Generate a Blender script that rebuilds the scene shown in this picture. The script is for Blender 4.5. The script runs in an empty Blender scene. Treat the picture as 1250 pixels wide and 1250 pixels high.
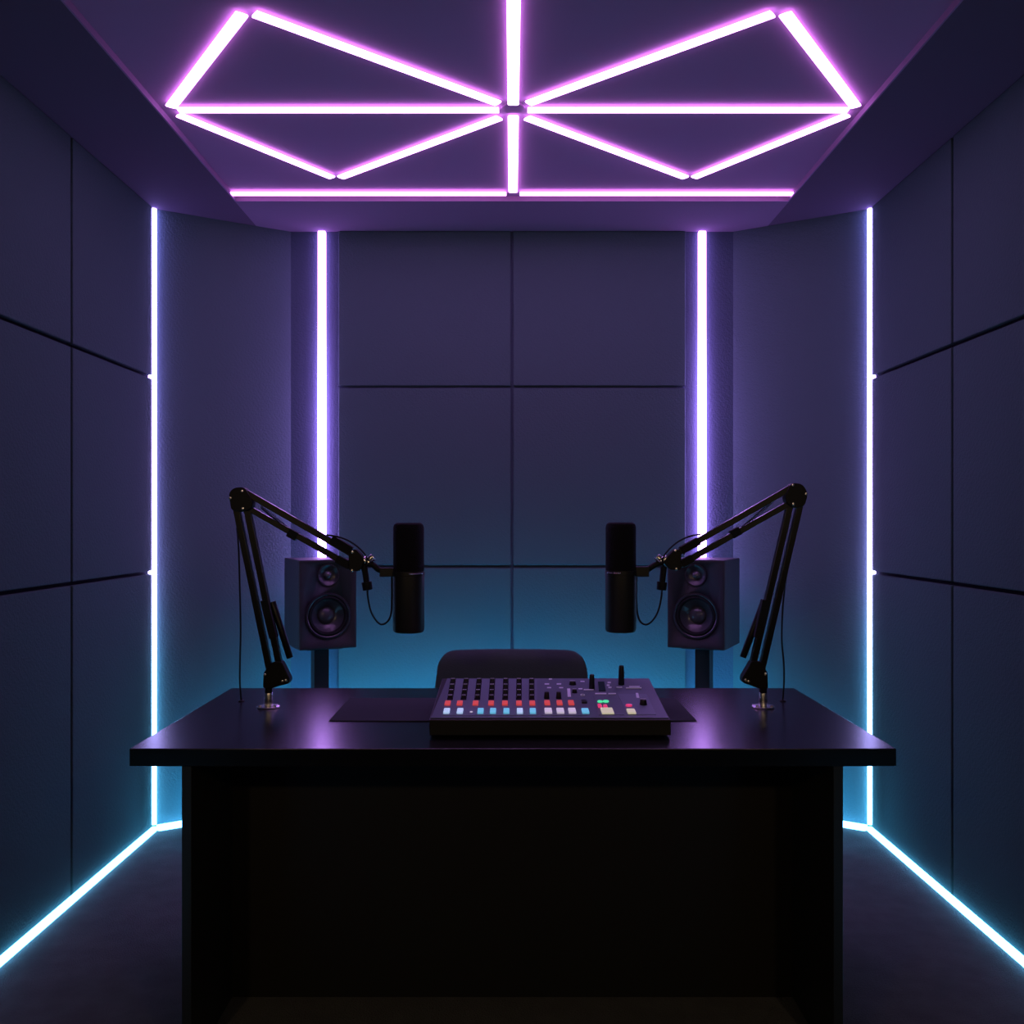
import bpy, bmesh, math, random
from mathutils import Vector, Matrix

random.seed(7)
S = bpy.context.scene
C = S.collection
PI = math.pi

# ------------------------------------------------------------------ camera figures
F = 1145.0                  # focal length in pixels of the 1250 px frame
HC = 1.284                  # camera height
VX, VY = 625.0, 636.0       # vanishing point of the room's depth lines


def at(px, py, Y):
    """point of the room at depth Y seen at (px, py)"""
    return Vector(((px - VX) * Y / F, Y, HC - (py - VY) * Y / F))


# ------------------------------------------------------------------ materials
def new_mat(name):
    m = bpy.data.materials.new(name)
    m.use_nodes = True
    return m, m.node_tree.nodes, m.node_tree.links


def surf(name, col, rough=0.6, spec=0.5, metal=0.0, bump=None, vary=0.0, aniso=0.0):
    m, n, l = new_mat(name)
    b = n['Principled BSDF']
    b.inputs['Base Color'].default_value = (*col, 1)
    b.inputs['Roughness'].default_value = rough
    b.inputs['Metallic'].default_value = metal
    b.inputs['Specular IOR Level'].default_value = spec
    tc = n.new('ShaderNodeTexCoord')
    if vary:
        t = n.new('ShaderNodeTexNoise')
        t.inputs['Scale'].default_value = 14
        t.inputs['Detail'].default_value = 4
        l.new(tc.outputs['Object'], t.inputs['Vector'])
        r = n.new('ShaderNodeValToRGB')
        r.color_ramp.elements[0].position = 0.3
        r.color_ramp.elements[1].position = 0.7
        r.color_ramp.elements[0].color = (*[c * (1 - vary) for c in col], 1)
        r.color_ramp.elements[1].color = (*[c * (1 + vary) for c in col], 1)
        l.new(t.outputs['Fac'], r.inputs['Fac'])
        l.new(r.outputs['Color'], b.inputs['Base Color'])
    if bump:
        sc, st, dist = bump
        t2 = n.new('ShaderNodeTexNoise')
        t2.inputs['Scale'].default_value = sc
        t2.inputs['Detail'].default_value = 3
        l.new(tc.outputs['Object'], t2.inputs['Vector'])
        bp = n.new('ShaderNodeBump')
        bp.inputs['Strength'].default_value = st
        bp.inputs['Distance'].default_value = dist
        l.new(t2.outputs['Fac'], bp.inputs['Height'])
        l.new(bp.outputs['Normal'], b.inputs['Normal'])
    return m


def fabric(name, col):
    """woven acoustic cloth: fine diagonal rib plus grain"""
    m, n, l = new_mat(name)
    b = n['Principled BSDF']
    b.inputs['Base Color'].default_value = (*col, 1)
    b.inputs['Roughness'].default_value = 0.95
    b.inputs['Specular IOR Level'].default_value = 0.15
    tc = n.new('ShaderNodeTexCoord')
    w = n.new('ShaderNodeTexWave')
    w.wave_type = 'BANDS'
    w.bands_direction = 'DIAGONAL'
    w.inputs['Scale'].default_value = 22
    w.inputs['Distortion'].default_value = 1.2
    w.inputs['Detail'].default_value = 2
    l.new(tc.outputs['Object'], w.inputs['Vector'])
    t = n.new('ShaderNodeTexNoise')
    t.inputs['Scale'].default_value = 130
    t.inputs['Detail'].default_value = 3
    l.new(tc.outputs['Object'], t.inputs['Vector'])
    mx = n.new('ShaderNodeMath')
    mx.operation = 'MULTIPLY_ADD'
    mx.inputs[1].default_value = 0.07
    l.new(w.outputs['Fac'], mx.inputs[0])
    l.new(t.outputs['Fac'], mx.inputs[2])
    bp = n.new('ShaderNodeBump')
    bp.inputs['Strength'].default_value = 0.5
    bp.inputs['Distance'].default_value = 0.005
    l.new(mx.outputs[0], bp.inputs['Height'])
    l.new(bp.outputs['Normal'], b.inputs['Normal'])
    return m


def glow(name, col, strength):
    m, n, l = new_mat(name)
    n.remove(n['Principled BSDF'])
    e = n.new('ShaderNodeEmission')
    e.inputs['Color'].default_value = (*col, 1)
    e.inputs['Strength'].default_value = strength
    l.new(e.outputs[0], n['Material Output'].inputs['Surface'])
    return m


def glow_fade(name, stops, strength, z1=2.58):
    """an LED strip whose colour runs from its foot to its top"""
    m, n, l = new_mat(name)
    n.remove(n['Principled BSDF'])
    g = n.new('ShaderNodeNewGeometry')
    sp = n.new('ShaderNodeSeparateXYZ')
    l.new(g.outputs['Position'], sp.inputs[0])
    d = n.new('ShaderNodeMath')
    d.operation = 'DIVIDE'
    d.inputs[1].default_value = z1
    l.new(sp.outputs['Z'], d.inputs[0])
    r = n.new('ShaderNodeValToRGB')
    el = r.color_ramp.elements
    el[0].position, el[0].color = stops[0][0], (*stops[0][1], 1)
    el[1].position, el[1].color = stops[-1][0], (*stops[-1][1], 1)
    for p, c in stops[1:-1]:
        x = el.new(p)
        x.color = (*c, 1)
    l.new(d.outputs[0], r.inputs['Fac'])
    e = n.new('ShaderNodeEmission')
    e.inputs['Strength'].default_value = strength
    l.new(r.outputs['Color'], e.inputs['Color'])
    l.new(e.outputs[0], n['Material Output'].inputs['Surface'])
    m.cycles.emission_sampling = 'FRONT'
    return m


def lit(name, col, strength, base=None):
    """a backlit plastic key"""
    m = surf(name, base or col, 0.35, 0.4)
    b = m.node_tree.nodes['Principled BSDF']
    b.inputs['Emission Color'].default_value = (*col, 1)
    b.inputs['Emission Strength'].default_value = strength
    return m


M = dict(
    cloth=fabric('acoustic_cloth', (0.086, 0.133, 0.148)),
    cloth_side=fabric('acoustic_cloth_shaded_side', (0.051, 0.090, 0.088)),  # panel cloth darkened: dimmer light on the side walls put into its colour
    back_shaded=fabric('back_wall_cloth_shaded', (0.080, 0.108, 0.155)),  # wall darkened: grazing shade beside the panels put into its colour
    base=surf('wall_base', (0.012, 0.013, 0.02), 0.95, 0.1, bump=(90, 0.3, 0.003)),
    ceil=surf('ceiling_side_shaded', (0.105, 0.078, 0.115), 0.9, 0.15, bump=(120, 0.15, 0.002)),  # ceiling sides away from the lights, shade put into a darker colour
    ceil_back=surf('ceiling_back_lit', (0.23, 0.16, 0.24), 0.9, 0.15, bump=(120, 0.15, 0.002)),  # glow near the back strips put into a lighter ceiling colour
    tray=surf('ceiling_tray_lit', (0.34, 0.20, 0.33), 0.9, 0.15, bump=(120, 0.12, 0.002)),  # light bar halo put into a lighter, pinker ceiling colour
    carpet=surf('carpet', (0.14, 0.14, 0.14), 1.0, 0.05, bump=(260, 0.9, 0.01), vary=0.10),
    desk=surf('black_laminate', (0.004, 0.005, 0.006), 0.25, 0.44),
    desk_side=surf('black_melamine', (0.018, 0.015, 0.010), 0.42, 0.35, bump=(60, 0.04, 0.001)),
    mat=surf('desk_mat_felt', (0.034, 0.042, 0.046), 0.85, 0.2, bump=(300, 0.4, 0.002)),
    metal=surf('black_powder_coat', (0.004, 0.004, 0.005), 0.5, 0.25, bump=(220, 0.1, 0.001)),
    tube=surf('black_satin_tube', (0.004, 0.004, 0.006), 0.34, 0.3, bump=(200, 0.03, 0.001)),
    chrome=surf('chrome', (0.85, 0.82, 0.80), 0.26, 0.5, 1.0, bump=(40, 0.02, 0.0005)),
    steel=surf('steel_spring', (0.10, 0.10, 0.12), 0.35, 0.5, 1.0, bump=(80, 0.05, 0.0005)),
    rubber=surf('black_rubber', (0.006, 0.006, 0.008), 0.7, 0.3, bump=(150, 0.1, 0.0008)),
    micbody=surf('mic_black_metal', (0.012, 0.011, 0.010), 0.5, 0.4, bump=(180, 0.06, 0.0008)),
    grille=surf('mic_foam_grille', (0.006, 0.006, 0.007), 0.9, 0.2, bump=(420, 0.8, 0.004)),
    box=surf('speaker_vinyl', (0.030, 0.032, 0.042), 0.55, 0.35, bump=(160, 0.15, 0.001)),
    baffle=surf('speaker_baffle', (0.038, 0.040, 0.048), 0.6, 0.3, bump=(160, 0.1, 0.001)),
    cone=surf('woofer_cone', (0.045, 0.048, 0.060), 0.30, 0.9, bump=(90, 0.05, 0.001)),
    ring=surf('driver_ring', (0.030, 0.031, 0.040), 0.3, 0.7, bump=(90, 0.05, 0.001)),
    dome=surf('driver_dome', (0.075, 0.080, 0.095), 0.26, 0.9, bump=(90, 0.02, 0.0005)),
    chair=surf('chair_upholstery', (0.055, 0.078, 0.080), 0.85, 0.25, bump=(240, 0.4, 0.002)),
    mixer=surf('mixer_case', (0.010, 0.010, 0.012), 0.5, 0.4, bump=(200, 0.1, 0.0008)),
    face=surf('mixer_faceplate', (0.115, 0.150, 0.200), 0.5, 0.4, bump=(200, 0.06, 0.0005)),
    face2=surf('mixer_section_plate', (0.150, 0.195, 0.260), 0.5, 0.4, bump=(200, 0.06, 0.0005)),
    knob=surf('knob_plastic', (0.006, 0.006, 0.008), 0.4, 0.45, bump=(300, 0.05, 0.0005)),
    mark=surf('white_print', (0.80, 0.86, 0.95), 0.6, 0.3, bump=(300, 0.02, 0.0002)),
    screen=surf('dark_screen', (0.012, 0.012, 0.022), 0.15, 0.5, bump=(30, 0.01, 0.0002)),
    b_red=lit('red_key', (1.0, 0.10, 0.10), 0.42, (0.55, 0.08, 0.08)),
    b_pink=lit('magenta_key', (1.0, 0.06, 0.22), 0.6, (0.6, 0.05, 0.15)),
    b_cyan=lit('cyan_key', (0.16, 0.62, 0.95), 0.62, (0.2, 0.5, 0.65)),
    b_ice=lit('ice_white_key', (0.45, 0.66, 1.0), 0.72, (0.6, 0.65, 0.7)),
    b_white=lit('white_key', (0.72, 0.62, 0.85), 0.55, (0.65, 0.62, 0.65)),
    b_green=lit('green_key', (0.10, 0.95, 0.45), 0.75, (0.1, 0.6, 0.35)),
    b_cream=lit('cream_key', (0.80, 0.74, 0.52), 0.50, (0.65, 0.6, 0.45)),
    led_ceiling=glow('led_orchid', (0.75, 0.34, 1.0), 10.5),
    led_halo=glow('led_orchid_halo', (0.75, 0.30, 1.0), 6.5),
    led_violet=glow_fade('led_violet', [(0.0, (0.35, 0.28, 1.0)), (0.4, (0.56, 0.27, 1.0)), (0.68, (0.56, 0.27, 1.0)), (0.85, (0.26, 0.125, 0.48)), (1.0, (0.20, 0.095, 0.38))], 22.0),
    led_corner=glow_fade('led_corner', [(0.0, (0.14, 0.62, 1.0)), (0.25, (0.20, 0.55, 1.0)), (0.42, (0.42, 0.34, 0.90)), (0.6, (0.38, 0.24, 0.8)), (0.85, (0.32, 0.22, 0.8)), (1.0, (0.36, 0.27, 1.0))], 18.0),
    led_floor=glow('led_ice_blue', (0.14, 0.55, 1.0), 9.0),
    led_wash=glow('led_wash_blue', (0.055, 0.52, 1.0), 132.0),
)


# ------------------------------------------------------------------ mesh builder
class MB:
    def __init__(self):
        self.bm = bmesh.new()
        self.flat = False

    def _join(self, b):
        me = bpy.data.meshes.new('tmp')
        b.to_mesh(me)
        b.free()
        self.bm.from_mesh(me)
        bpy.data.meshes.remove(me)

    def box(self, lo, hi, bevel=0.0, rot=None, seg=2):
        b = bmesh.new()
        lo, hi = Vector(lo), Vector(hi)
        c, s = (lo + hi) / 2, hi - lo
        bmesh.ops.create_cube(b, size=1)
        bmesh.ops.scale(b, vec=s, verts=b.verts)
        if bevel:
            bmesh.ops.bevel(b, geom=b.edges[:], offset=bevel, segments=seg, affect='EDGES', profile=0.5)
        self.flat = True
        if rot is not None:
            bmesh.ops.rotate(b, matrix=rot, verts=b.verts)
        bmesh.ops.translate(b, vec=c, verts=b.verts)
        self._join(b)
        return self

    def prism(self, poly, d0, d1, plane='xz', bevel=0.0):
        """extrude a 2-D outline; plane 'xz' along Y, 'xy' along Z, 'yz' along X"""
        b = bmesh.new()
        def mk(p, d):
            if plane == 'xz':
                return (p[0], d, p[1])
            if plane == 'xy':
                return (p[0], p[1], d)
            return (d, p[0], p[1])
        v0 = [b.verts.new(mk(p, d0)) for p in poly]
        v1 = [b.verts.new(mk(p, d1)) for p in poly]
        b.faces.new(v0)
        b.faces.new(v1[::-1])
        k = len(poly)
        for i in range(k):
            b.faces.new((v0[i], v1[i], v1[(i + 1) % k], v0[(i + 1) % k]))
        bmesh.ops.recalc_face_normals(b, faces=b.faces[:])
        self.flat = True
        if bevel:
            bmesh.ops.bevel(b, geom=b.edges[:], offset=bevel, segments=2, affect='EDGES', profile=0.5)
        self._join(b)
        return self

    def tube(self, pts, r, n=10, caps=True, flat=None):
        """round tube along points; r a number or one per point"""
        pts = [Vector(p) for p in pts]
        k = len(pts)
        rs = r if isinstance(r, (list, tuple)) else [r] * k
        b = bmesh.new()
        t0 = (pts[1] - pts[0]).normalized()
        up = Vector((0, 0, 1)) if abs(t0.z) < 0.9 else Vector((0, 1, 0))
        nrm = t0.cross(up).normalized()
        rings = []
        for i, p in enumerate(pts):
            a = pts[max(i - 1, 0)]
            c = pts[min(i + 1, k - 1)]
            t = (c - a).normalized()
            nrm = (nrm - t * nrm.dot(t)).normalized()
            bi = t.cross(nrm)
            rings.append([b.verts.new(p + (nrm * math.cos(2 * PI * j / n) + bi * math.sin(2 * PI * j / n)) * rs[i]) for j in range(n)])
        for i in range(k - 1):
            for j in range(n):
                b.faces.new((rings[i][j], rings[i][(j + 1) % n], rings[i + 1][(j + 1) % n], rings[i + 1][j]))
        if caps:
            b.faces.new(rings[0][::-1])
            b.faces.new(rings[-1])
        bmesh.ops.recalc_face_normals(b, faces=b.faces[:])
        self._join(b)
        return self

    def cyl(self, p0, p1, r0, r1=None, n=24, bevel=0.0):
        p0, p1 = Vector(p0), Vector(p1)
        if r1 is None:
            r1 = r0
        if not bevel:
            return self.tube([p0, p1], [r0, r1], n)
        d = (p1 - p0).normalized()
        L = (p1 - p0).length
        e = min(bevel, L / 2.01)
        q = 0.293 * e
        return self.tube([p0, p0 + d * q, p0 + d * e, p1 - d * e, p1 - d * q, p1],
                         [r0 - e, r0 - q, r0, r1, r1 - q, r1 - e], n)

    def bar(self, p0, p1, w, d, bevel=0.0015):
        """rectangular tube between two points of an XZ plane: w across, d along Y"""
        p0, p1 = Vector(p0), Vector(p1)
        v = p1 - p0
        L = v.length
        x = v.normalized()
        y = Vector((0, 1, 0))
        y = (y - x * y.dot(x)).normalized()
        z = x.cross(y)
        R = Matrix((x, y, z)).transposed()
        c = (p0 + p1) / 2
        h = Vector((L / 2, d / 2, w / 2))
        return self.box(c - h, c + h, bevel, R)

    def lathe(self, prof, n=40, axis='z', off=(0, 0, 0)):
        """profile of (radius, height) turned about an axis"""
        b = bmesh.new()
        off = Vector(off)
        def mk(r, h, a):
            if axis == 'z':
                return off + Vector((r * math.cos(a), r * math.sin(a), h))
            return off + Vector((r * math.cos(a), h, r * math.sin(a)))
        rows = []
        for r, h in prof:
            if r < 1e-6:
                rows.append([b.verts.new(mk(0, h, 0))])
            else:
                rows.append([b.verts.new(mk(r, h, 2 * PI * j / n)) for j in range(n)])
        for a, c in zip(rows, rows[1:]):
            for j in range(n):
                k = (j + 1) % n
                if len(a) == 1 and len(c) == 1:
                    continue
                if len(a) == 1:
                    b.faces.new((a[0], c[j], c[k]))
                elif len(c) == 1:
                    b.faces.new((a[j], a[k], c[0]))
                else:
                    b.faces.new((a[j], a[k], c[k], c[j]))
        bmesh.ops.recalc_face_normals(b, faces=b.faces[:])
        self._join(b)
        return self

    def build(self, name, mat, parent=None, local=False, smooth=None):
        bm = self.bm
        if smooth is None:
            smooth = 12 if self.flat else 35
        me = bpy.data.meshes.new(name)
        o = bpy.data.objects.new(name, me)
        C.objects.link(o)
        if parent is None:
            xs = [v.co for v in bm.verts]
            lo = Vector((min(v.x for v in xs), min(v.y for v in xs), min(v.z for v in xs)))
            hi = Vector((max(v.x for v in xs), max(v.y for v in xs), max(v.z for v in xs)))
            org = Vector(((lo.x + hi.x) / 2, (lo.y + hi.y) / 2, lo.z))
            bmesh.ops.translate(bm, vec=-org, verts=bm.verts)
            o.location = org
        else:
            o.parent = parent
            if not local:
                p, off = parent, Vector((0, 0, 0))
                while p is not None:
                    off += p.location
                    p = p.parent
                bmesh.ops.translate(bm, vec=-off, verts=bm.verts)
        bm.to_mesh(me)
        bm.free()
        me.materials.append(mat)
        for p in me.polygons:
            p.use_smooth = True
        me.set_sharp_from_angle(angle=math.radians(smooth))
        return o


def tag(o, label, cat, group=None):
    o['label'] = label
    o['category'] = cat
    if group:
        o['group'] = group
    return o


def thing(name, label, cat, loc, rz=0.0, group=None):
    o = bpy.data.objects.new(name, None)
    o.empty_display_size = 0.1
    C.objects.link(o)
    o.location = loc
    o.rotation_euler = (0, 0, rz)
    return tag(o, label, cat, group)


def struct(mb, name, mat):
    o = mb.build(name, mat)
    o['kind'] = 'structure'
    return o


def smooth_path(pts, n=10):
    pts = [Vector(p) for p in pts]
    P = [pts[0] * 2 - pts[1]] + pts + [pts[-1] * 2 - pts[-2]]
    out = []
    for i in range(1, len(P) - 2):
        a, b, c, d = P[i - 1:i + 3]
        for k in range(n):
            t = k / n
            out.append(0.5 * ((2 * b) + (c - a) * t + (2 * a - 5 * b + 4 * c - d) * t * t + (3 * b - a - 3 * c + d) * t ** 3))
    out.append(pts[-1])
    return out


# ------------------------------------------------------------------ the room
XW = 1.49        # face of the side-wall panels
YC = 3.91        # where the side walls end and the angled walls begin
YB = 4.22        # back wall
XA = 0.995       # where the angled walls meet the back wall
ZC = 2.585       # ceiling
YF = -1.3        # wall behind the camera

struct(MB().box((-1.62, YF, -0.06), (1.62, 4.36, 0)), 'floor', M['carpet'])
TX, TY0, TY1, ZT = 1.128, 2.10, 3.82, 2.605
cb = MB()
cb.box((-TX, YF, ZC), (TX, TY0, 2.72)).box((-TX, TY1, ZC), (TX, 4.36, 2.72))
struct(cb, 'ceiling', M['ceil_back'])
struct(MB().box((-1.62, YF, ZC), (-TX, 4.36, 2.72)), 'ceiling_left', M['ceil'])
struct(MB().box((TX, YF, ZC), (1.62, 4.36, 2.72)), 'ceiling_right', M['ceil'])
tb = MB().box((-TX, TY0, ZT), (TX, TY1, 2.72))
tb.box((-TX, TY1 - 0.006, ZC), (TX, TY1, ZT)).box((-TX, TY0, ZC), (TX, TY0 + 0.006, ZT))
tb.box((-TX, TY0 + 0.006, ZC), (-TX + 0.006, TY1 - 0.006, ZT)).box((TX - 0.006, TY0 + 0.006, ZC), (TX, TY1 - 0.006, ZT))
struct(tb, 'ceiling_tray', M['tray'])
struct(MB().box((-1.57, YF, 0), (-1.513, YC + 0.02, ZC)), 'wall_left', M['base'])
struct(MB().box((1.513, YF, 0), (1.57, YC + 0.02, ZC)), 'wall_right', M['base'])
struct(MB().box((-1.62, YF - 0.06, 0), (1.62, YF, ZC)), 'wall_front', M['base'])
struct(MB().box((-XA, YB, 0), (XA, YB + 0.08, ZC)), 'wall_back', M['back_shaded'])
for s, nm in ((-1, 'wall_back_left'), (1, 'wall_back_right')):
    # runs on behind the side wall so the corner channel is closed
    dx, dy = XA - XW, YB - YC
    p0 = (s * 1.51, YC - (0.02) * dy / (XW - XA))
    struct(MB().prism([p0, (s * XA, YB), (s * XA, YB + 0.08), (s * 1.51, YB + 0.08)], 0, ZC, 'xy'), nm, M['cloth'])

# acoustic panels -----------------------------------------------------------
rows = [(0.0, 1.065, 'lowest'), (1.078, 1.873, 'middle'), (1.886, ZC, 'top')]
cols = [(3.183, 3.884, 'in the column beside the corner light strip'), (2.446, 3.170, 'in the middle column'),
        (1.709, 2.433, 'in the column farthest from the corner strip')]
for s, side in ((-1, 'left'), (1, 'right')):
    for y0, y1, where in cols:
        for z0, z1, rw in rows:
            x0, x1 = sorted((s * 1.51, s * XW))
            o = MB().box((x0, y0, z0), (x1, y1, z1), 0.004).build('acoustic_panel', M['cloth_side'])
            tag(o, f'{rw} row panel of the {side} wall, {where}', 'acoustic panel', f'acoustic panels on the {side} wall')
brow = [(0.0, 1.074, 'lowest'), (1.086, 1.879, 'middle'), (1.891, ZC, 'top')]
for x0, x1, side in ((-0.779, -0.006, 'left'), (0.006, 0.779, 'right')):
    for z0, z1, rw in brow:
        o = MB().box((x0, YB - 0.014, z0), (x1, YB, z1), 0.004).build('acoustic_panel', M['cloth'])
        tag(o, f'{rw} row cloth panel on the back wall, {side} of its centre seam', 'acoustic panel', 'acoustic panels on the back wall')


# ------------------------------------------------------------------ light strips
def led_bar(p, q, w=0.035, h=0.008, gap=0.007):
    """a slim lens-shaped bar held just below the ceiling tray, glowing all round"""
    p, q = Vector((p[0], p[1], 0)) * 1.0069, Vector((q[0], q[1], 0)) * 1.0069
    t = (q - p).normalized()
    sd = Vector((-t.y, t.x, 0))
    m = MB()
    b = bmesh.new()
    k = 16
    zc = ZT - gap - h / 2
    prof = []
    for i in range(k):
        a = 2 * PI * i / k
        ca, sa = math.cos(a), math.sin(a)
        prof.append((math.copysign(abs(ca) ** 0.6, ca) * w / 2, zc + math.copysign(abs(sa) ** 0.6, sa) * h / 2))
    rings = []
    for e in (p, q):
        rings.append([b.verts.new((e.x + sd.x * a, e.y + sd.y * a, z)) for a, z in prof])
    for i in range(k):
        j = (i + 1) % k
        b.faces.new((rings[0][i], rings[0][j], rings[1][j], rings[1][i]))
    b.faces.new(rings[0])
    b.faces.new(rings[1][::-1])
    bmesh.ops.recalc_face_normals(b, faces=b.faces[:])
    m._join(b)
    o = m.build('ceiling_light_bar', M['led_ceiling'])
    o.data.materials.append(M['led_halo'])          # dimmer upper glow, added to cast the bars' halo on the tray
    for f in o.data.polygons:
        f.material_index = 1 if f.normal.z > 0.25 else 0
    L = (q - p).length
    for f in (0.15, 0.85):
        c = p + t * (L * f)
        MB().cyl((c.x, c.y, ZT - gap - 0.001), (c.x, c.y, ZT), 0.004, n=10).build('mount_clip', M['chrome'], o)
    return o


GB = 'light bars of the star on the ceiling'
c0 = 0.004
for s, side in ((-1, 'left'), (1, 'right')):
    def X(v):
        return c0 + s * abs(v)
    for a, b, txt in (
        ((1.074, 2.944), (0.698, 2.408), f'short thick ceiling light bar on the outer {side} edge of the star, nearer end'),
        ((0.664, 2.407), (0.048, 2.921), f'long slanting ceiling light bar from the hub to the near {side} star point'),
        ((1.060, 2.970), (0.0455, 2.970), f'straight crosswise glowing ceiling bar running {side} from the hub'),
        ((1.070, 3.006), (0.686, 3.551), f'ceiling light bar on the outer {side} edge of the star, back wall end'),
        ((0.652, 3.551), (0.046, 3.028), f'slanting ceiling light bar from the hub to the far {side} star point'),
        ((1.118, 3.729), (0.027, 3.729), f'thin glowing bar along the back edge of the ceiling tray, {side} half'),
    ):
        tag(led_bar((X(a[0]), a[1]), (X(b[0]), b[1])), txt, 'ceiling light', GB)
tag(led_bar((c0, 2.20), (c0, 2.927)), 'wide glowing ceiling bar running from the hub out towards the room entrance', 'ceiling light', GB)
tag(led_bar((c0, 3.016), (c0, 3.706)), 'glowing ceiling bar running from the hub back to the tray edge', 'ceiling light', GB)
hx = [(c0 + 0.038 * math.cos(PI / 3 * i), 2.990 + 0.038 * math.sin(PI / 3 * i)) for i in range(6)]
tag(MB().prism(hx, ZT - 0.006, ZT, 'xy').build('light_hub', M['tray']), 'small unlit six-sided hub plate where the ceiling light bars meet', 'light hub')

for s, side in ((-1, 'left'), (1, 'right')):
    o = MB().tube([(s * 1.487, 3.897, 0.024 + (ZC - 0.028) * i / 24) for i in range(25)], 0.0098, 12).build('corner_light_strip', M['led_corner'])
    for zz in (1.0715, 1.8795):  # glowing nubs added for strip light leaking into the panel grooves
        a, b = sorted((s * 1.480, s * 1.499))
        MB().box((a, 3.862, zz - 0.0062), (b, 3.893, zz + 0.0062), 0.003).build('groove_glow', M['led_corner'], o)
    tag(o, f'thin glowing vertical light strip in the corner at the end of the {side} wall', 'light strip', 'vertical light strips')
    x = s * 0.8525
    o = MB().box((x - 0.017, YB - 0.025, 0.93), (x + 0.017, YB, ZC - 0.002), 0.004).build('wall_light_strip', M['led_violet'])
    tag(o, f'violet vertical light strip on the back wall rising behind the {side} speaker', 'light strip', 'vertical light strips')
    a, b = sorted((s * XW, s * (XW - 0.02)))
    o = MB().box((a, 0.4, 0), (b, 3.885, 0.020), 0.003).build('floor_light_strip', M['led_floor'])
    tag(o, f'ice blue light strip along the floor at the foot of the {side} wall', 'light strip', 'light strips along the floor')
    # along the angled wall
    A, B = Vector((s * 1.483, 3.897, 0)), Vector((s * (XA + 0.01), YB - 0.02, 0))
    t = (B - A).normalized()
    nrm = Vector((-s * (YB - YC), -(XW - XA), 0)).normalized()
    q = [A + t * 0.005 + nrm * 0.002, B + nrm * 0.002, B + nrm * 0.024, A + t * 0.012 + nrm * 0.024]
    o = MB().prism([(v.x, v.y) for v in q], 0, 0.022, 'xy').build('floor_light_strip', M['led_floor'])
    tag(o, f'short ice blue light strip along the floor from the {side} corner to behind the desk', 'light strip', 'light strips along the floor')
o = MB().box((-XA + 0.02, YB - 0.036, 0), (XA - 0.02, YB - 0.014, 0.022), 0.003).build('floor_light_strip', M['led_floor'])
tag(o, 'ice blue light strip along the floor at the foot of the back wall behind the desk', 'light strip', 'light strips along the floor')

# linear wall washer behind the desk that lights the foot of the back wall
t = thing('wall_washer', 'long low floor light behind the desk casting blue up the back wall', 'floor light', (0, 3.80, 0))
MB().prism([(3.745, 0), (3.83, 0), (3.83, 0.012), (3.757, 0.012), (3.757, 0.096), (3.800, 0.096), (3.800, 0.104), (3.745, 0.104)], -1.12, 1.12, 'yz').build('housing', M['metal'], t)
MB().prism([(3.776, 0.014), (3.780, 0.014), (3.780, 0.094), (3.776, 0.094)], -1.10, 1.10, 'yz').build('lens', M['led_wash'], t)

# ------------------------------------------------------------------ desk
DX0, DX1, DY0, DY1, ZD = -0.898, 0.902, 2.20, 3.00, 0.750
t = thing('desk', 'wide black desk with a glossy top, side panels and a closed front', 'desk', (0, 2.6, 0))
MB().box((DX0, DY0, 0.708), (DX1, DY1, ZD), 0.0022).build('desk_top', M['desk'], t)
for x0, x1 in ((-0.777, -0.754), (0.756, 0.779)):
    MB().box((x0, DY0 + 0.006, 0), (x1, DY1 - 0.05, 0.708), 0.0012).build('side_panel', M['desk_side'], t)
MB().box((-0.754, 2.53, 0.0), (0.756, 2.552, 0.708)).build('front_panel', M['desk_side'], t)

# desk mat
tag(MB().box((-0.488, 2.497, ZD), (0.492, 2.818, ZD + 0.0028), 0.001).build('desk_mat', M['mat']),
    'thin dark grey desk mat lying under the audio mixer', 'desk mat')

# ------------------------------------------------------------------ mixer
MX0, MX1, MY0, MY1 = -0.2035, 0.391, 2.307, 2.733
ZF0, ZF1, ZB = 0.796, 0.826, 0.756
SL = (ZF1 - ZF0) / (MY1 - MY0)


def on_face(px, py):
    k = (py - VY) / F
    Y = (HC - ZF0 + SL * MY0) / (k + SL)
    return Vector(((px - VX) * Y / F, Y, ZF0 + SL * (Y - MY0)))


NF = Vector((0, -SL, 1)).normalized()
RF = Matrix.Rotation(math.atan(SL), 3, 'X')
mix = thing('audio_mixer', 'black audio mixing console with rows of knobs and lit keys on the desk', 'audio mixer', ((MX0 + MX1) / 2, 2.52, ZD))
MB().prism([(MY0, ZB), (MY1, ZB), (MY1, ZF1 - 0.001), (MY0, ZF0 - 0.001)], MX0, MX1, 'yz', 0.002).build('case', M['mixer'], mix)
for fx in (MX0 + 0.04, MX1 - 0.04):
    MB().cyl((fx, MY0 + 0.04, ZD), (fx, MY0 + 0.04, ZB + 0.001), 0.011).build('foot', M['rubber'], mix)
    MB().cyl((fx, MY1 - 0.04, ZD + 0.0028), (fx, MY1 - 0.04, ZB + 0.001), 0.011).build('foot', M['rubber'], mix)


def face_quad(pts, h):
    b = bmesh.new()
    P = [on_face(*p) for p in pts]
    lo = [b.verts.new(p - NF * 0.0005) for p in P]
    hi = [b.verts.new(p + NF * h) for p in P]
    b.faces.new(hi)
    b.faces.new(lo[::-1])
    for i in range(len(P)):
        j = (i + 1) % len(P)
        b.faces.new((lo[i], lo[j], hi[j], hi[i]))
    bmesh.ops.recalc_face_normals(b, faces=b.faces[:])
    m = MB()
    m._join(b)
    return m


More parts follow.
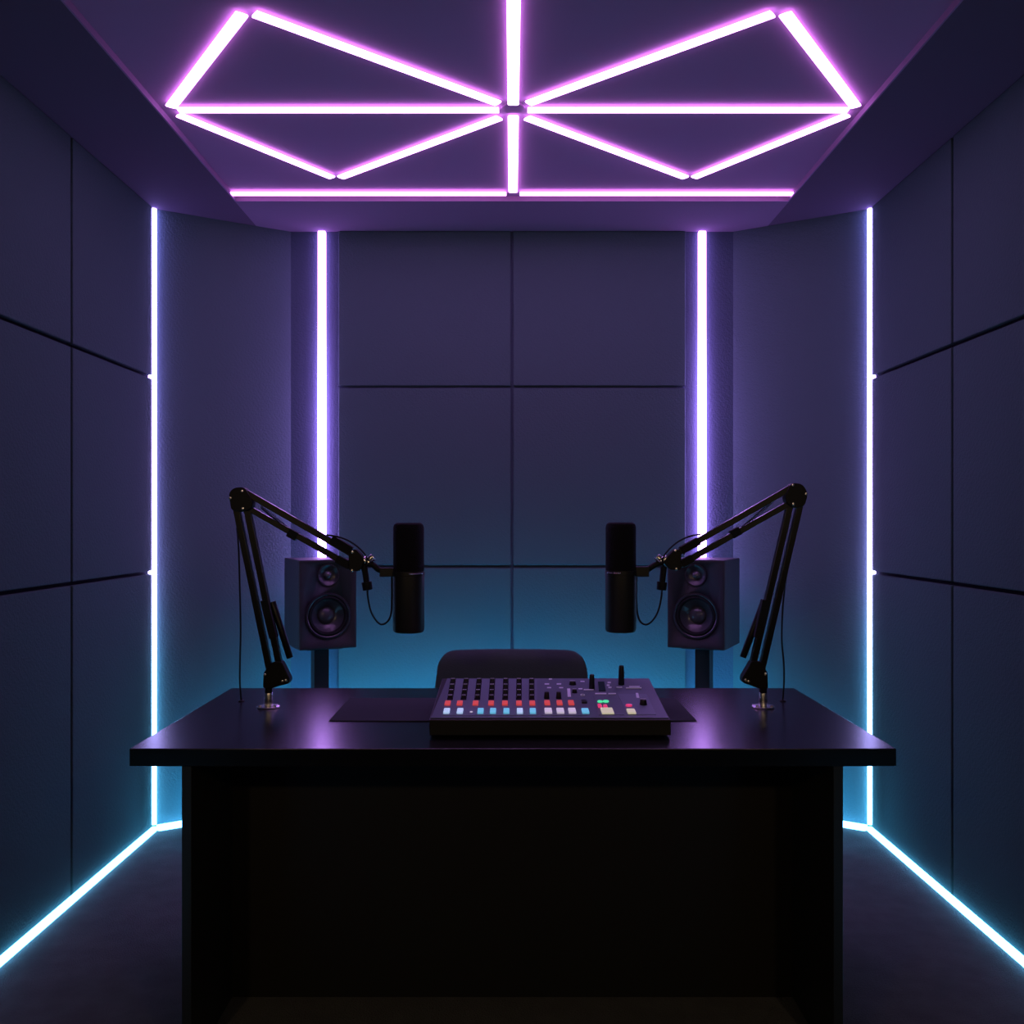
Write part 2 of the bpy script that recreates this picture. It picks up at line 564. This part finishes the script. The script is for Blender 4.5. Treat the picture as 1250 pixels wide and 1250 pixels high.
face_quad([(526, 876.8), (816, 876.8), (792.2, 828.6), (546, 828.6)], 0.0012).build('faceplate', M['face'], mix)
face_quad([(539, 874), (656, 874), (655.5, 830), (551, 830)], 0.0020).build('channel_plate', M['face2'], mix)
face_quad([(661, 874), (719, 874), (712, 831), (660, 831)], 0.0020).build('channel_plate', M['face'], mix)
face_quad([(731, 873.5), (762, 873.5), (752, 849.5), (724, 849.5)], 0.0022).build('pad_plate', M['face'], mix)
face_quad([(766, 873), (801, 873), (789, 848), (754, 848)], 0.0022).build('pad_plate', M['face2'], mix)


def key(px, py, wpx, hpx, mat, h=0.006, nm='key', label=None):
    c = on_face(px, py)
    w = wpx * c.y / F
    d = (on_face(px, py - hpx / 2) - on_face(px, py + hpx / 2)).length
    hv = Vector((w / 2, d / 2, h / 2))
    cc = c + NF * (h / 2 + 0.001)
    o = MB().box(cc - hv, cc + hv, min(w, d, h) * 0.2, RF).build(nm, mat, mix)
    if label:
        o['label'] = label
    return o


def rkey(px, py, wpx, mat, h=0.006, nm='key', label=None):
    c = on_face(px, py)
    r = wpx * c.y / F / 2
    o = MB().cyl(c + NF * 0.0005, c + NF * h, r, n=20, bevel=0.0012).build(nm, mat, mix)
    if label:
        o['label'] = label
    return o


def knob(px, py, wpx, h, ptr=True, tall=False):
    c = on_face(px, py)
    r = wpx * c.y / F / 2
    o = MB().cyl(c + NF * 0.0005, c + NF * h, r * 1.05, r * 0.85, n=18, bevel=0.0012).build('fader_lever' if tall else 'knob', M['knob'], mix)
    if ptr:
        top = c + NF * (h + 0.0002)
        hv = Vector((r * 0.75, r * 0.16, 0.0004))
        off = Vector((0, r * 0.45, 0))
        o2 = MB().box(top + off - hv, top + off + hv, 0, RF).build('pointer', M['mark'], o)
    return o


chx_top = [553, 569, 584.8, 601, 617.2, 633.4, 648.8]
chx_mid = [549.5, 566, 582.8, 600, 617, 633.6, 649.3]
for a, b_x in zip(chx_top, chx_mid):
    face_quad([(b_x - 3.9, 855.4), (b_x + 3.2, 855.4), (a + 3.6, 829.6), (a - 3.0, 829.6)], 0.0028).build('slot_plate', M['grille'], mix)
for i in range(7):
    for k, py in enumerate((832.2, 839.2, 846.0, 852.6)):
        f = k / 3
        knob(chx_top[i] * (1 - f) + chx_mid[i] * f, py, 6.4, 0.009)
    rx = [546.5, 561.2, 580.5, 599.5, 616.4, 633.5, 649.8][i]
    key(rx, 860.2, 6.8, 4.2, M['b_red'], label='red lit key')
    bx = [545.3, 561.6, 586.6, 601.8, 618.2, 634.6, 650.4][i]
    mt = ['b_ice', 'b_ice', 'b_cyan', 'b_cyan', 'b_cyan', 'b_ice', 'b_cyan'][i]
    key(bx, 869.8, 7.2, 5.0, M[mt], label='pale blue lit key' if mt == 'b_ice' else 'cyan lit key')
rkey(575.3, 870.2, 3.6, M['b_white'], 0.004, label='small pale key')
for i, (kx, rx, wx) in enumerate(((667.3, 668, 669.3), (682, 683, 684), (None, 697.2, 698.4))):
    if kx:
        knob(kx, 853.5, 6.6, 0.020, ptr=False)
        face_quad([(kx - 2.5, 836.6), (kx + 3, 836.6), (kx + 3, 835.2), (kx - 2.5, 835.2)], 0.0026).build('marking', M['mark'], mix)
        face_quad([(kx + 0.5, 841), (kx + 5.5, 841), (kx + 5.5, 839.8), (kx + 0.5, 839.8)], 0.0026).build('marking', M['mark'], mix)
    key(rx, 859.8, 6.8, 4.4, M['b_red'], label='red lit key')
    key(wx, 869.6, 8.8, 5.2, M['b_white'], label='white lit key')
knob(699, 836.5, 8.6, 0.012)
knob(701.3, 846.5, 6.4, 0.012)
face_quad([(693, 851.5), (697, 851.5), (696, 841.5), (692.3, 841.5)], 0.0026).build('marking', M['mark'], mix)
for px, py, w in ((711, 832.8, 5), (708.5, 841.8, 5), (672, 829.8, 4)):
    face_quad([(px - w / 2, py + .6), (px + w / 2, py + .6), (px + w / 2, py - .6), (px - w / 2, py - .6)], 0.0026).build('marking', M['mark'], mix)
c = on_face(711.2, 849.6)
b_ = [c + NF * 0.003 + RF @ Vector((0.0055 * math.cos(2 * PI * k / 20), 0.0075 * math.sin(2 * PI * k / 20), 0)) for k in range(21)]
MB().tube(b_, 0.0014, 6).build('key_ring', M['mark'], mix)['label'] = 'white ring around a key'
key(713, 858.2, 6.4, 3.0, M['knob'])
key(714.5, 869.8, 8.4, 4.8, M['b_cyan'], label='cyan lit key')
knob(722.4, 841.5, 6.8, 0.042, ptr=False, tall=True)
knob(758.4, 836.0, 7.4, 0.055, ptr=False, tall=True)
face_quad([(731, 844.5), (739.5, 844.5), (737.5, 833.2), (730, 833.2)], 0.0030).build('screen', M['screen'], mix)
for px, py, w in ((743.6, 834.0, 4), (742.4, 837.2, 3.4), (744.5, 840.0, 4)):
    face_quad([(px - w / 2, py + .7), (px + w / 2, py + .7), (px + w / 2, py - .7), (px - w / 2, py - .7)], 0.0026).build('marking', M['mark'], mix)
for x0, x1, py in ((712.5, 725, 842.8), (726.5, 740.2, 847.6), (742.5, 752, 847.6), (752.5, 759.5, 839.8), (764, 783, 840.6), (768, 781, 839.0)):
    face_quad([(x0, py + .6), (x1, py + .6), (x1, py - .6), (x0, py - .6)], 0.0026).build('marking', M['mark'], mix)
rkey(732.5, 858.0, 6.4, M['b_green'], label='green lit round key')
rkey(739.6, 857.8, 7.0, M['b_green'], label='green lit round key')
key(732.2, 863.6, 4.4, 3.2, M['b_pink'], label='red lit key')
key(739.0, 864.2, 4.6, 2.6, M['b_pink'], label='red lit key')
key(741.2, 869.6, 14.6, 6.6, M['b_cream'], h=0.005, label='large cream lit key')
rkey(767.6, 862.8, 7.8, M['b_pink'], label='magenta lit round key')
key(770.6, 870.4, 9.8, 4.8, M['b_cream'], label='cream lit key')
knob(785.2, 861.0, 9.0, 0.016)
face_quad([(777, 853), (780.5, 853), (779, 847), (776, 847)], 0.0028).build('marking', M['mark'], mix)


# ------------------------------------------------------------------ boom arms with microphones
def build_arm(side, D):
    Y = D['Y']
    px = lambda p: at(p[0], p[1], Y)
    k = Y / F                                   # metres per pixel at the arm's depth
    base = px(D['flange'])
    base.z = ZD
    t = thing('microphone_boom', f'black folding microphone boom arm standing on the {side} end of the desk', 'microphone boom', base, 0, 'microphone boom arms')
    # base
    MB().lathe([(0, 0), (0.032, 0), (0.033, 0.002), (0.031, 0.005), (0.020, 0.007), (0.0, 0.007)], 40, 'z', base).build('base_flange', M['chrome'], t)
    MB().cyl(base + Vector((0, 0, 0.005)), base + Vector((0, 0, 0.042)), 0.0125, 0.0115, bevel=0.001).build('base_post', M['chrome'], t)
    for sx in (-0.021, 0.021):
        MB().cyl(base + Vector((sx, -0.014, 0.005)), base + Vector((sx, -0.014, 0.009)), 0.005, n=12).build('screw', M['chrome'], t)
    sp = px(D['stem'])
    MB().cyl(Vector((base.x, Y, ZD + 0.040)), Vector((base.x, Y, sp.z + 0.02)), 0.0105).build('swivel_stem', M['metal'], t)

    def plate(name, pts, d0, d1, mat):
        P = [px(p) for p in pts]
        return MB().prism([(v.x, v.z) for v in P], Y + d0, Y + d1, 'xz', 0.0022).build(name, mat, t)

    def rounded(pts, rad=2.5, n=4):
        out = []
        m = len(pts)
        for i in range(m):
            a, b, c = (Vector(pts[(i - 1) % m]), Vector(pts[i]), Vector(pts[(i + 1) % m]))
            u, w = (a - b), (c - b)
            r = min(rad, u.length * 0.45, w.length * 0.45)
            p0, p1 = b + u.normalized() * r, b + w.normalized() * r
            for j in range(n + 1):
                s = j / n
                out.append(tuple(p0 * (1 - s) ** 2 + b * 2 * s * (1 - s) + p1 * s * s))
        return out

    for nm, key_ in (('base_bracket', 'low'), ('elbow_bracket', 'elbow'), ('end_bracket', 'end')):
        pl = plate(nm, rounded(D[key_], D.get('rad_' + key_, 3)), -0.017, 0.017, M['metal'])
        for b in D[key_ + '_bolts']:
            p = px(b)
            MB().cyl(p + Vector((0, -0.0215, 0)), p + Vector((0, -0.016, 0)), 0.0042, n=14, bevel=0.001).build('bolt', M['chrome'], pl)
    for i, (a, b, w) in enumerate(D['lower']):
        MB().bar(px(a), px(b), w * k, 0.020).build('lower_bar', M['tube'], t)
    for i, (a, b, w) in enumerate(D['upper']):
        MB().bar(px(a), px(b), w * k, 0.020).build('upper_bar', M['tube'], t)
    # sleeve around the lower spring, set behind the bars
    a, b = px(D['sleeve'][0]), px(D['sleeve'][1])
    off = Vector((0, 0.017, 0))
    MB().cyl(a + off, b + off, 0.0098, bevel=0.002).build('spring_sleeve', M['tube'], t)
    # coil spring between the upper bars
    a, b = px(D['spring'][0]), px(D['spring'][1])
    d = b - a
    e1 = Vector((0, 1, 0))
    e2 = d.normalized().cross(e1)
    turns, n = 30, 360
    pts = [a + d * (i / n) + (e1 * math.cos(2 * PI * turns * i / n) + e2 * math.sin(2 * PI * turns * i / n)) * 0.0042 for i in range(n + 1)]
    MB().tube(pts, 0.0014, 5).build('spring', M['steel'], t)
    # joint collars on the bars
    for p, q, w in D['collars']:
        MB().bar(px(p), px(q), w * k, 0.023).build('bar_collar', M['rubber'], t)
    # tightening knob and swivel
    a, b = px(D['knob'][0]), px(D['knob'][1])
    o = MB().cyl(a, b, 0.0110, n=14, bevel=0.002).build('tightening_knob', M['chrome'], t)
    o['label'] = 'chrome tightening knob'
    a, b = px(D['swivel'][0]), px(D['swivel'][1])
    MB().cyl(a, b, 0.0115, bevel=0.001).build('swivel', M['chrome'], t)['label'] = 'chrome swivel joint'
    MB().tube(smooth_path([px(p) for p in D['neck']], 6), 0.0088, 14).build('mount_neck', M['metal'], t)

    # microphone ------------------------------------------------------------
    mt, mb_, mx = D['mic_top'], D['mic_bottom'], D['mic_x']
    zt, zb = px((mx, mt)).z, px((mx, mb_)).z
    zr = px((mx, D['band'])).z
    cx = px((mx, 0)).x
    R = D['mic_r'] * k
    m = thing('microphone', f'large black cylindrical broadcast microphone hanging on the {side} boom arm', 'microphone', (cx, Y, zb), 0, 'broadcast microphones')
    o3 = Vector((cx, Y, 0))
    MB().lathe([(0, zb), (R - 0.008, zb), (R - 0.003, zb + 0.0025), (R, zb + 0.009), (R, zr - 0.008), (R - 0.002, zr - 0.006), (0, zr - 0.006)], 48, 'z', o3).build('body', M['micbody'], m)
    MB().lathe([(0, zr + 0.004), (R - 0.001, zr + 0.004), (R - 0.001, zt - 0.014), (R - 0.004, zt - 0.005), (R - 0.011, zt - 0.0005), (0, zt)], 48, 'z', o3).build('grille', M['grille'], m)
    MB().lathe([(R - 0.004, zr - 0.008), (R + 0.001, zr - 0.007), (R + 0.001, zr + 0.005), (R - 0.004, zr + 0.006)], 48, 'z', o3).build('collar', M['micbody'], m)
    # short bright band on the outer front of the collar
    arc = []
    s = 1 if side == 'left' else -1
    for i in range(13):
        a = -PI / 2 + s * (0.12 + 0.95 * i / 12)
        arc.append(Vector((cx + (R + 0.0012) * math.cos(a), Y + (R + 0.0012) * math.sin(a), zr)))
    MB().tube(arc, 0.0020, 8).build('badge_band', M['chrome'], m)['label'] = 'short chrome band on the collar'
    # square mounting block on the arm's side
    q0, q1 = D['block']
    A, B = px(q0), px(q1)
    MB().box((min(A.x, B.x), Y - 0.013, min(A.z, B.z)), (max(A.x, B.x), Y + 0.013, max(A.z, B.z)), 0.002).build('mount_block', M['micbody'], m)

    # cable -------------------------------------------------------------------
    cb_root = thing('microphone_cable', f'thin black cable on the {side} boom arm, looping to the microphone', 'cable', px(D['plug'][1]), 0, 'microphone cables')
    lp = [at(p[0], p[1], Y - (0.0 if i in (0,) else 0.0)) for i, p in enumerate(D['loop'])]
    MB().tube(smooth_path(lp, 10), 0.0026, 8).build('loop_cord', M['rubber'], cb_root)
    a, b = px(D['plug'][0]), px(D['plug'][1])
    MB().tube([a, a.lerp(b, 0.1), b], [0.0075, 0.0092, 0.0085], 16).build('plug', M['rubber'], cb_root)
    d = (b - a).normalized()
    MB().cyl(b - d * 0.004, b + d * 0.020, 0.0150, 0.0140, bevel=0.002, n=20).build('plug_collar', M['rubber'], cb_root)
    top = [at(p[0], p[1], Y - dy) for p, dy in D['top_cord']]
    MB().tube(smooth_path(top, 8), 0.0024, 8).build('arm_cord', M['rubber'], cb_root)
    dn = [at(p[0], p[1], Y + dy) for p, dy in D['down_cord']]
    dn[-1].z = ZD + 0.001
    MB().tube(smooth_path(dn, 8), 0.0026, 8).build('hanging_cord', M['rubber'], cb_root)
    MB().lathe([(0.0, 0), (0.009, 0), (0.009, 0.002), (0.006, 0.004), (0.0, 0.004)], 20, 'z', Vector((dn[-1].x, dn[-1].y, ZD))).build('grommet', M['rubber'], cb_root)


def L(x, y):
    return (260 + x / 4.032, 570 + y / 4.032)


def Rr(x, y):
    return (710 + x / 4.031, 570 + y / 4.031)


YA = F * (HC - ZD) / (863.5 - VY)
build_arm('left', dict(
    Y=YA, flange=L(274, 1182), stem=L(270, 1080),
    low=[L(255, 1010), L(300, 955), L(345, 955), L(362, 990), L(386, 1040), L(380, 1062), L(335, 1072), L(298, 1085), L(253, 1085)],
    low_bolts=[L(265, 1017), L(350, 1050), L(366, 1044)], rad_low=3,
    elbow=[L(85, 128), L(112, 102), L(165, 100), L(205, 180), L(196, 208), L(150, 222), L(97, 215)],
    elbow_bolts=[L(95, 154), L(152, 120), L(156, 205)], rad_elbow=5,
    end=[L(672, 412), L(705, 402), L(742, 440), L(748, 470), L(722, 514), L(672, 508)],
    end_bolts=[L(692, 418), L(690, 509)], rad_end=3,
    lower=[(L(112, 185), L(280, 1000), 7.4), (L(168, 205), L(330, 985), 7.6)],
    upper=[(L(150, 118), L(692, 432), 7.4), (L(170, 200), L(692, 496), 7.0)],
    sleeve=[L(285, 665), L(372, 945)],
    spring=[L(235, 195), L(395, 322)],
    collars=[(L(372, 322), L(415, 345), 10.2), (L(585, 355), L(680, 412), 10.0), (L(610, 452), L(675, 487), 9.5), (L(255, 655), L(300, 840), 9.5)],
    knob=[L(766, 462), L(790, 440)], swivel=[L(738, 452), L(768, 474)],
    neck=[L(760, 474), L(790, 484), L(815, 505), L(850, 512)],
    mic_top=638, mic_bottom=772, mic_x=498.8, mic_r=19.2, band=699.5,
    block=(L(822, 496), L(893, 540)),
    loop=[L(760, 600), L(762, 640), L(775, 705), L(800, 752), L(828, 775), L(858, 762), L(876, 725), L(880, 660), L(880, 580), L(880, 540)],
    plug=[L(743, 480), L(757, 572)],
    top_cord=[(L(560, 335), 0.010), (L(620, 345), 0.012), (L(680, 370), 0.014), (L(730, 410), 0.02), (L(757, 450), 0.02), (L(750, 490), 0.004)],
    down_cord=[(L(118, 300), 0.014), (L(126, 400), 0.02), (L(132, 600), 0.03), (L(136, 800), 0.045), (L(133, 950), 0.06), (L(132, 1060), 0.075), (L(140, 1150), 0.09)],
))
build_arm('right', dict(
    Y=YA, flange=Rr(893, 1182), stem=Rr(890, 1080),
    low=[Rr(908, 1010), Rr(880, 955), Rr(830, 950), Rr(812, 985), Rr(784, 1030), Rr(784, 1056), Rr(836, 1075), Rr(870, 1088), Rr(911, 1088)],
    low_bolts=[Rr(895, 1013), Rr(798, 1043), Rr(813, 1050)], rad_low=3,
    elbow=[Rr(1106, 130), Rr(1078, 84), Rr(1022, 78), Rr(993, 150), Rr(1000, 180), Rr(1040, 205), Rr(1090, 195)],
    elbow_bolts=[Rr(1094, 133), Rr(1030, 90), Rr(1032, 183)], rad_elbow=5,
    end=[Rr(487, 412), Rr(455, 402), Rr(418, 440), Rr(400, 470), Rr(430, 506), Rr(484, 506)],
    end_bolts=[Rr(456, 411), Rr(460, 500)], rad_end=3,
    lower=[(Rr(1078, 165), Rr(884, 1000), 7.4), (Rr(1022, 195), Rr(838, 985), 7.6)],
    upper=[(Rr(1040, 95), Rr(468, 425), 7.2), (Rr(1015, 183), Rr(468, 490), 7.0)],
    sleeve=[Rr(905, 665), Rr(800, 942)],
    spring=[Rr(945, 165), Rr(770, 318)],
    collars=[(Rr(735, 335), Rr(778, 312), 10.0), (Rr(488, 412), Rr(575, 364), 9.6), (Rr(490, 478), Rr(545, 448), 9.2), (Rr(905, 655), Rr(865, 840), 9.5)],
    knob=[Rr(392, 462), Rr(368, 440)], swivel=[Rr(420, 448), Rr(388, 466)],
    neck=[Rr(396, 468), Rr(370, 478), Rr(345, 492), Rr(318, 510)],
    mic_top=637.5, mic_bottom=771.5, mic_x=757.8, mic_r=18.9, band=698.5,
    block=(Rr(264, 490), Rr(330, 540)),
    loop=[Rr(395, 600), Rr(392, 640), Rr(378, 705), Rr(352, 752), Rr(320, 776), Rr(290, 762), Rr(275, 722), Rr(270, 660), Rr(270, 580), Rr(271, 540)],
    plug=[Rr(405, 490), Rr(396, 572)],
    top_cord=[(Rr(590, 330), 0.010), (Rr(530, 342), 0.012), (Rr(475, 368), 0.014), (Rr(428, 408), 0.02), (Rr(400, 450), 0.02), (Rr(402, 490), 0.004)],
    down_cord=[(Rr(1010, 520), 0.014), (Rr(1000, 590), 0.02), (Rr(988, 720), 0.035), (Rr(985, 850), 0.05), (Rr(994, 960), 0.06), (Rr(996, 1050), 0.075), (Rr(990, 1140), 0.09)],
))


# ------------------------------------------------------------------ speakers on stands
def cut_round(o, holes):
    """sink round recesses (x, z, radius, y0, y1) into a mesh part"""
    made = []
    for x, z, rr, y0, y1 in holes:
        c = MB().cyl((x, y0, z), (x, y1, z), rr, n=56).build('cutter', M['knob'])
        md = o.modifiers.new('cut', 'BOOLEAN')
        md.operation = 'DIFFERENCE'
        md.solver = 'EXACT'
        md.object = c
        made.append(c)
    dg = bpy.context.evaluated_depsgraph_get()
    me = bpy.data.meshes.new_from_object(o.evaluated_get(dg))
    o.modifiers.clear()
    old = o.data
    o.data = me
    me.name = o.name
    bpy.data.meshes.remove(old)
    for c in made:
        d = c.data
        bpy.data.objects.remove(c)
        bpy.data.meshes.remove(d)
    if not me.materials:
        me.materials.append(M['baffle'])


SW, SD, SH = 0.237, 0.270, 0.363
for s, side in ((-1, 'left'), (1, 'right')):
    loc = Vector((s * 0.804, 3.925, 0))
    rz = -s * math.radians(26)
    st = thing('speaker_stand', f'dark square speaker post standing on the floor behind the {side} end of the desk', 'speaker stand', loc, rz, 'speaker stands')
    MB().box((-0.13, -0.14, 0), (0.13, 0.14, 0.016), 0.004).build('base_plate', M['metal'], st, True)
    MB().box((-0.031, -0.031, 0.014), (0.031, 0.031, 0.758), 0.003).build('post', M['box'], st, True)
    MB().box((-0.075, -0.085, 0.756), (0.075, 0.085, 0.764), 0.002).build('top_plate', M['metal'], st, True)
    sp = thing('speaker', f'dark two-way studio speaker on the {side} post, turned in towards the desk', 'speaker', loc + Vector((0, 0, 0.764)), rz, 'studio speakers')
    yf = -SD / 2
    zt_, zw_ = SH - 0.063, 0.135
    cab = MB().box((-SW / 2, -SD / 2 + 0.016, 0), (SW / 2, SD / 2, SH), 0.004).build('cabinet', M['box'], None)
    cab.location = (0, 0, 0)
    cab.data.transform(Matrix.Translation((0, 0.008, 0)))
    cut_round(cab, [(0, zw_, 0.084, yf - 0.02, yf + 0.06)])
    bf = MB().box((-SW / 2, -SD / 2, 0), (SW / 2, -SD / 2 + 0.017, SH), 0.005).build('front_baffle', M['baffle'], None)
    bf.location = (0, 0, 0)
    bf.data.transform(Matrix.Translation((0, -SD / 2 + 0.0085, 0)))
    cut_round(bf, [(0, zw_, 0.084, yf - 0.02, yf + 0.06), (0, zt_, 0.041, yf - 0.02, yf + 0.012)])
    for o in (cab, bf):
        o.parent = sp
    # tweeter: shallow flare with a dome
    o3 = Vector((0.0, yf, zt_))
    tw = MB().lathe([(0.046, 0.001), (0.045, -0.003), (0.041, -0.003), (0.034, 0.004), (0.024, 0.0090), (0.018, 0.0105), (0.0, 0.0105)], 40, 'y', o3).build('tweeter', M['ring'], sp, True)
    MB().lathe([(0.0165, -0.001), (0.016, -0.003), (0.0135, -0.0065), (0.009, -0.010), (0.004, -0.0118), (0, -0.0122)], 28, 'y', o3 + Vector((0, 0.0105, 0))).build('tweeter_dome', M['dome'], tw, True)
    # woofer
    o3 = Vector((0.0, yf, zw_))
    wf = MB().lathe([(0.094, 0.001), (0.093, -0.004), (0.086, -0.005), (0.083, -0.003), (0.082, 0.006)], 56, 'y', o3).build('woofer_ring', M['ring'], sp, True)
    MB().lathe([(0.083, 0.004), (0.080, -0.002), (0.075, -0.004), (0.070, -0.002), (0.066, 0.005)], 56, 'y', o3).build('surround', M['rubber'], wf, True)
    MB().lathe([(0.067, 0.004), (0.060, 0.013), (0.046, 0.026), (0.034, 0.034), (0.0, 0.036)], 56, 'y', o3).build('cone', M['cone'], wf, True)
    MB().lathe([(0.035, 0.034), (0.033, 0.028), (0.026, 0.021), (0.014, 0.0165), (0, 0.015)], 40, 'y', o3).build('dust_cap', M['dome'], wf, True)

# ------------------------------------------------------------------ chair
t = thing('office_chair', 'dark upholstered chair with a wide rounded back standing behind the desk', 'chair', (0, 3.12, 0))


def shell(name, half_top, half_bot, z0, z1, yb, thick, curve, rc, mat):
    b = bmesh.new()
    nu, nv = 28, 18
    def P(u, v, side):
        # u -1..1 across, v 0..1 up; superellipse-like rounded upper corners
        hw = half_bot + (half_top - half_bot) * v
        z = z0 + (z1 - z0) * v
        dz = z1 - z
        if dz < rc:
            hw -= rc - math.sqrt(max(rc * rc - (rc - dz) ** 2, 0))
        x = hw * u
        y = yb - curve * (x / half_bot) ** 2 + 0.10 * (v - 0.2) * v * 0.4
        e = 1 - abs(u) ** 6 * 0.85
        e *= 1 - (max(0, (v - 0.8) / 0.2) ** 4) * 0.8
        return (x, y + side * thick / 2 * e, z)
    g = {}
    for sd in (-1, 1):
        for i in range(nu + 1):
            for j in range(nv + 1):
                v = 1 - (1 - j / nv) ** 1.7
                g[sd, i, j] = b.verts.new(P(-1 + 2 * i / nu, v, sd))
    for sd in (-1, 1):
        for i in range(nu):
            for j in range(nv):
                b.faces.new((g[sd, i, j], g[sd, i + 1, j], g[sd, i + 1, j + 1], g[sd, i, j + 1]))
    for j in range(nv):
        for i in (0, nu):
            b.faces.new((g[-1, i, j], g[-1, i, j + 1], g[1, i, j + 1], g[1, i, j]))
    for i in range(nu):
        for j in (0, nv):
            b.faces.new((g[-1, i, j], g[-1, i + 1, j], g[1, i + 1, j], g[1, i, j]))
    bmesh.ops.recalc_face_normals(b, faces=b.faces[:])
    m = MB()
    m._join(b)
    return m.build(name, mat, t, smooth=60)


shell('backrest', 0.254, 0.292, 0.50, 0.829, 3.30, 0.05, 0.05, 0.055, M['chair'])
MB().box((-0.25, 2.84, 0.43), (0.25, 3.29, 0.50), 0.03, seg=4).build('seat', M['chair'], t, smooth=35)
MB().box((-0.04, 3.24, 0.415), (0.04, 3.335, 0.56), 0.006).build('back_bracket', M['metal'], t)
MB().cyl((0, 3.08, 0.09), (0, 3.08, 0.435), 0.026).build('gas_column', M['metal'], t)
for i in range(5):
    a = PI / 2 + 2 * PI * i / 5
    d = Vector((math.cos(a), math.sin(a), 0))
    o = Vector((0, 3.08, 0))
    lg = MB().tube([o + d * 0.02 + Vector((0, 0, 0.10)), o + d * 0.16 + Vector((0, 0, 0.085)), o + d * 0.27 + Vector((0, 0, 0.065))], [0.024, 0.018, 0.013], 12).build('leg', M['metal'], t)
    c = o + d * 0.265
    sd = Vector((-d.y, d.x, 0))
    MB().cyl(c + Vector((0, 0, 0.027)) - sd * 0.018, c + Vector((0, 0, 0.027)) + sd * 0.018, 0.027, n=20, bevel=0.004).build('caster', M['rubber'], lg)

# ------------------------------------------------------------------ light from the room behind the camera
for s in (-1, 1):  # unseen spots standing in for warm light spilling from behind
    ld = bpy.data.lights.new('warm_rear_spot', 'SPOT')
    ld.energy = 20
    ld.color = (1.0, 0.72, 0.42)
    ld.spot_size = math.radians(150)
    ld.spot_blend = 0.6
    ld.shadow_soft_size = 0.06
    lo = bpy.data.objects.new('warm_rear_spot', ld)
    C.objects.link(lo)
    lo.location = (s * 1.15, -0.55, 1.9)
    lo.rotation_euler = (math.radians(78), 0, 0)

w = bpy.data.worlds.new('world')
w.use_nodes = True
w.node_tree.nodes['Background'].inputs['Color'].default_value = (0, 0, 0, 1)
S.world = w

cam = bpy.data.cameras.new('camera')
cam.sensor_width = 36
cam.lens = F / 1250 * 36
cam.shift_x = 0
cam.shift_y = (VY - 625) / 1250
cam.clip_start = 0.05
co = bpy.data.objects.new('camera', cam)
C.objects.link(co)
co.location = (0, 0, HC)
co.rotation_euler = (PI / 2, 0, 0)
S.camera = co

S.view_settings.view_transform = 'Standard'
S.view_settings.look = 'None'
S.view_settings.exposure = 0
S.view_settings.gamma = 1
S.view_settings.use_curve_mapping = False
S.cycles.use_denoising = True
S.cycles.max_bounces = 8
S.cycles.diffuse_bounces = 5
S.cycles.sample_clamp_indirect = 8
